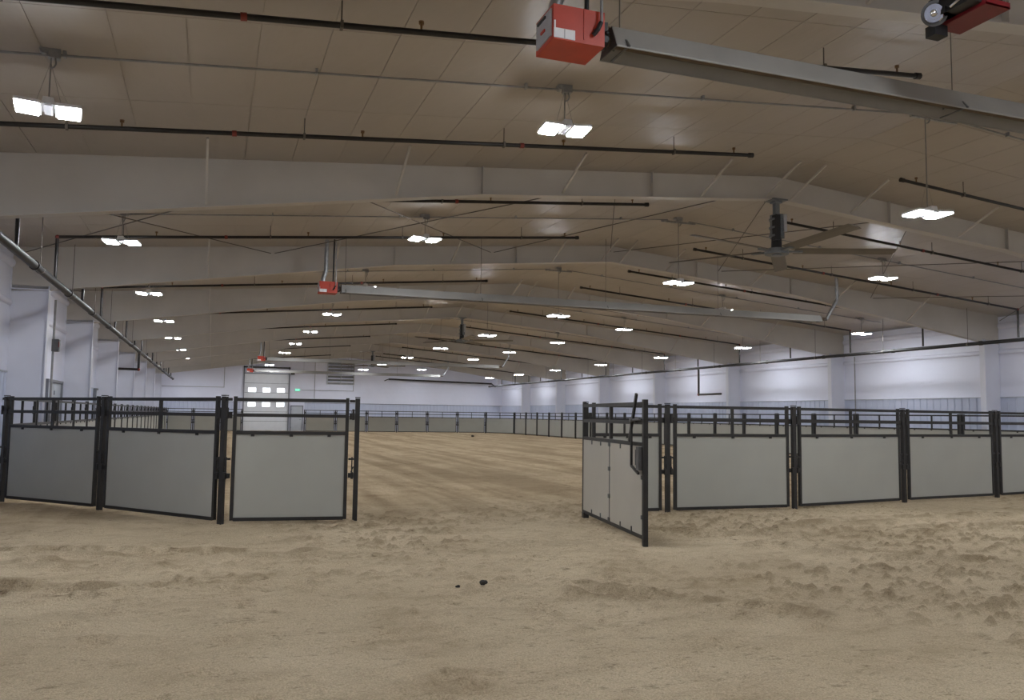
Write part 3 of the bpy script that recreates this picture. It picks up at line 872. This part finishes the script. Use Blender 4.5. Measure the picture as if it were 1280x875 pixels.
# ---------------------------------------------------------------- fence: posts, panels, gate
H = 1.83
Z2, Z3, Z0 = 1.575, 1.32, 0.075
ST = 0.05
def make_post(sides, pw, g):
    t = put('fence_post', None)
    part('tube', MB().box((0, 0, (H + 0.02) / 2 - 0.03), (pw, pw, H + 0.06)), 'fence_steel', t)
    part('cap', MB().box((0, 0, H + 0.025), (pw + 0.006, pw + 0.006, 0.014)), 'fence_steel', t)
    for s in sides:
        part('lower_clamp', MB().box((s * (pw / 2 + g) / 2, 0, 0.70), (g - pw / 2 - 0.004, 0.045, 0.07)).box((s * 0.06, -0.03, 0.70), (0.035, 0.04, 0.10)), 'fence_steel', t)
        part('clamp_bar', MB().box((s * (pw / 2 + g) / 2, 0, 0.94), (g - pw / 2 - 0.004, 0.03, 0.03)), 'fence_steel', t)
        part('lock_pin', MB().tube((s * 0.062, -0.01, 0.66), (s * 0.062, -0.01, 0.97), 0.011, 6).bar((s * 0.04, -0.02, 0.83), (s * 0.075, -0.02, 0.75), 0.014, 0.014), 'fence_steel', t)
        part('upper_clamp', MB().box((s * (pw / 2 + g) / 2, 0, 1.57), (g - pw / 2 - 0.004, 0.045, 0.09)).box((s * 0.06, -0.03, 1.60), (0.035, 0.04, 0.16)), 'fence_steel', t)
        part('top_strap', MB().box((s * (pw / 2 + g) / 2, 0, H - 0.03), (g - pw / 2 - 0.004, 0.03, 0.04)), 'fence_steel', t)
    return t
POSTS = {}
def place_post(p, rz, label, group, sides=(-1, 1), near=False):
    key = (sides, near)
    o = copy_tree(POSTS[key]) if key in POSTS else POSTS.setdefault(key, make_post(sides, 0.07 if near else 0.085, 0.118 if near else 0.088))
    o.location = (p[0], p[1], 0)
    o.rotation_euler = (0, 0, rz)
    tag(o, label, 'fence post', group)
PANELS = {}
def make_panel(w):
    t = put('corral_fence', None)
    hw = w / 2 - ST / 2
    for s in (-1, 1):
        part('stile', MB().box((s * hw, 0, (H + Z0) / 2), (ST, ST, H - Z0 + 0.03)), 'fence_steel', t)
    for nm, z in (('top_rail', H - 0.03), ('middle_rail', Z2), ('infill_rail', Z3), ('bottom_rail', Z0)):
        part(nm, MB().box((0, 0, z), (2 * hw - ST, ST * 0.95, ST)), 'fence_steel', t)
    if w > 2.0:
        part('upright', MB().box((0, 0, (H - 0.03 + Z3) / 2), (ST * 0.9, ST * 0.8, H - 0.03 - Z3 - ST)), 'fence_steel', t)
    inf = part('infill_sheet', MB().box((0, 0, (Z3 + Z0) / 2), (2 * hw - ST, 0.022, Z3 - Z0 - ST)), 'fence_infill', t)
    clip = MB()
    for s in (-1, 1):
        for i in range(3):
            clip.box(((i - 1) * hw * 0.68, s * 0.02, Z3 - ST / 2 - 0.012), (0.05, 0.018, 0.035))
    part('clips', clip, 'fence_steel', inf)
    return t
def place_panel(a, b_, label, group, gap):
    a, b_ = Vector((*a, 0)), Vector((*b_, 0))
    w = round((b_ - a).length - gap, 2)
    o = copy_tree(PANELS[w]) if w in PANELS else PANELS.setdefault(w, make_panel(w))
    o.location = (a + b_) / 2
    d = b_ - a
    o.rotation_euler = (0, 0, math.atan2(d.y, d.x))
    tag(o, label, 'fence panel', group)
def run(pts, plabel, qlabel, group, skip_first=False, skip_last=False, ends=(False, False), near=False):
    for i, p in enumerate(pts):
        if (i == 0 and skip_first) or (i == len(pts) - 1 and skip_last): continue
        a, b_ = Vector(pts[max(0, i - 1)]), Vector(pts[min(len(pts) - 1, i + 1)])
        d = b_ - a
        place_post(p, math.atan2(d.y, d.x), qlabel(i), group + ', posts',
                   (1,) if i == 0 and ends[0] else (-1,) if i == len(pts) - 1 and ends[1] else (-1, 1), near)
    for i in range(len(pts) - 1):
        place_panel(pts[i], pts[i + 1], plabel(i), group + ', panels', 0.242 if near else 0.182)
# near left run, from the opening to the left
left_near = [(2.05, 12.55), (0.17, 12.80), (-1.66, 15.08), (-3.45, 17.05)]
ln_p = ['grey-filled fence panel on the left edge of the gate opening', 'grey-filled corner fence panel, second left of the opening', 'grey-filled fence panel at the left edge of the picture']
ln_q = ['black fence post at the left edge of the gate opening', 'black fence post between the first two panels left of opening', 'black fence post between second and third panels left of opening', 'black fence post at the left picture edge']
run(left_near[::-1], lambda i: ln_p[2 - i], lambda i: ln_q[3 - i], 'near left fence', ends=(False, True), near=True)
# near right run, from the hinge post to the right
right_near = [(5.80, 12.54), (7.31, 12.50), (9.89, 12.48), (12.93, 13.0), (15.84, 13.38), (18.6, 13.8), (21.3, 14.4), (23.4, 16.4), (24.3, 19.2)]
run(right_near, lambda i: 'grey-filled fence panel, %s right of the open gate hinge' % ORD[i],
    lambda i: 'black fence post carrying the open gate' if i == 0 else 'black fence post, %s to the right of the gate hinge post' % ORD[i - 1], 'near right fence', ends=(True, False), near=True)
# right side run
right_side = [(24.3, 19.2)] + [(24.3, 21.85 + 2.49 * j) for j in range(18)] + [(24.3, 66.9)]
run(right_side, lambda i: 'fence panel along the right wall, %s from the front' % ORD[i],
    lambda i: 'fence post along the right wall, %s from the front' % ORD[i - 1], 'right side fence', True)
back = [(24.3, 66.9), (22.6, 69.7), (20.2, 70.3), (17.6, 70.7), (15.0, 71.05), (12.45, 71.3), (9.85, 71.55), (7.3, 71.8)]
run(back, lambda i: 'fence panel of the back run, %s from the right corner' % ORD[i],
    lambda i: 'fence post of the back run, %s from the right corner' % ORD[i], 'back fence', True, ends=(False, True))
back_l = [(2.35, 71.8), (0.55, 71.65), (-1.42, 71.5), (-3.40, 71.3)]
run(back_l, lambda i: 'back run fence panel left of the overhead door, %s' % ORD[i],
    lambda i: 'back run fence post left of the overhead door, %s' % ORD[i], 'back fence left of door', ends=(True, False))
left_side = [(-3.40, 71.3)] + [(-3.42, 71.3 - 2.466 * j) for j in range(1, 22)] + [(-3.45, 17.05)]
run(left_side, lambda i: 'fence panel along the left wall, %s from the back corner' % ORD[i],
    lambda i: 'fence post along the left wall, %s from the back corner' % ORD[i], 'left side fence', True, True)

def make_gate():
    hinge, tip = Vector((5.71, 12.42, 0)), Vector((5.20, 9.42, 0))
    d = tip - hinge
    L = d.length
    t = thing('swing_gate', 'open swing gate with two grey sheets and a black latch lever', 'gate', hinge, math.atan2(d.y, d.x))
    # local +X runs from the hinge to the free end; local -Y faces the viewer's left... clips on both faces
    part('hinge_stile', MB().box((0.05, 0, H / 2 + 0.03), (0.055, 0.055, H - 0.02)), 'fence_steel', t)
    part('end_stile', MB().box((L - 0.04, 0, H / 2 + 0.0), (0.062, 0.062, H + 0.03)), 'fence_steel', t)
    z2, z3, z0 = 1.55, 1.27, 0.10
    for nm, z in (('top_rail', H - 0.04), ('middle_rail', z2), ('infill_rail', z3), ('bottom_rail', z0)):
        part(nm, MB().box((L / 2, 0, z), (L - 0.14, 0.05, 0.05)), 'fence_steel', t)
    xm = L * 0.50
    part('upright', MB().box((xm, 0, (H + z3) / 2 - 0.01), (0.05, 0.045, H - z3 - 0.08)), 'fence_steel', t)
    part('mullion', MB().box((xm, 0, (z3 + z0) / 2), (0.032, 0.05, z3 - z0 - 0.04)), 'grey_steel', t)
    for x0, x1 in ((0.08, xm - 0.016), (xm + 0.016, L - 0.08)):
        s = part('infill_sheet', MB().box(((x0 + x1) / 2, -0.012, (z3 + z0) / 2), (x1 - x0, 0.02, z3 - z0 - 0.045)), 'gate_infill', t)
        for j in range(2):
            for z in (z3 - 0.05, z0 + 0.05):
                part('clip', MB().box((x0 + (x1 - x0) * (0.36 + 0.34 * j), -0.027, z), (0.022, 0.014, 0.07)), 'grey_steel', s)
    for z in (z3 - 0.05, z3 - 0.40, z0 + 0.38, z0 + 0.05):
        part('mullion_clip', MB().box((xm, -0.03, z), (0.07, 0.016, 0.055)), 'grey_steel', t)
    for z in (0.35, 0.85):
        part('side_clip', MB().box((L - 0.085, -0.03, z), (0.04, 0.016, 0.05)), 'grey_steel', t)
        part('hinge', MB().tube((0.0, 0.02, z + 0.4), (0.0, 0.02, z + 0.52), 0.022, 8).box((0.03, 0.02, z + 0.46), (0.07, 0.03, 0.05)), 'fence_steel', t)
    part('foot', MB().box((0.13, 0, 0.045), (0.10, 0.09, 0.09)), 'fence_steel', t)
    lv = part('latch_lever', MB().bar((L - 0.20, -0.06, 1.92), (L - 0.50, -0.06, 1.30), 0.03, 0.045), 'fence_steel', t)
    part('lever_knuckle', MB().tube((L - 0.36, -0.10, 1.58), (L - 0.36, 0.03, 1.58), 0.028, 8).bar((L - 0.36, -0.06, 1.58), (L - 0.08, -0.06, 1.60), 0.03, 0.03), 'grey_steel', lv)
    part('latch_rod', MB().bar((L - 0.38, -0.07, 1.56), (L - 0.38, -0.07, 0.98), 0.028, 0.028).bar((L - 0.38, -0.07, 0.985), (L - 0.09, -0.07, 0.90), 0.028, 0.028), 'fence_steel', t)
    part('latch_box', MB().box((L - 0.13, -0.05, 1.09), (0.10, 0.05, 0.30)), 'grey_steel', t)
    part('latch_bolt', MB().tube((L - 0.22, -0.06, 1.0), (L - 0.22, -0.06, 1.2), 0.012, 6), 'grey_steel', t)
make_gate()

# ---------------------------------------------------------------- clods on the sand
def clod(name, label, loc, r, n=3, squash=0.7):
    b = MB()
    rr = random.Random(int(loc[0] * 100))
    for i in range(n):
        m = MB().ball((rr.uniform(-0.6, 0.6) * r, rr.uniform(-0.4, 0.4) * r, r * 0.45), r * rr.uniform(0.6, 0.85), 10, squash)
        b.add([(x + rr.uniform(-.1, .1) * r, y + rr.uniform(-.1, .1) * r, z + rr.uniform(-.08, .08) * r) for x, y, z in m.v], m.f, True)
    tag(part(name, b, 'clod_dark', None, loc), label, 'clod', 'dark clods on the sand')
clod('manure_clod', 'dark clod on the sand in front of the gate opening', (2.51, 7.72, 0.0), 0.046, 4)
clod('manure_clod', 'tiny dark crumb just left of the near clod', (2.24, 7.68, 0.0), 0.022, 2)
clod('manure_clod', 'small dark clod far off on the sand inside the ring', (18.0, 58.4, 0.0), 0.14, 3)
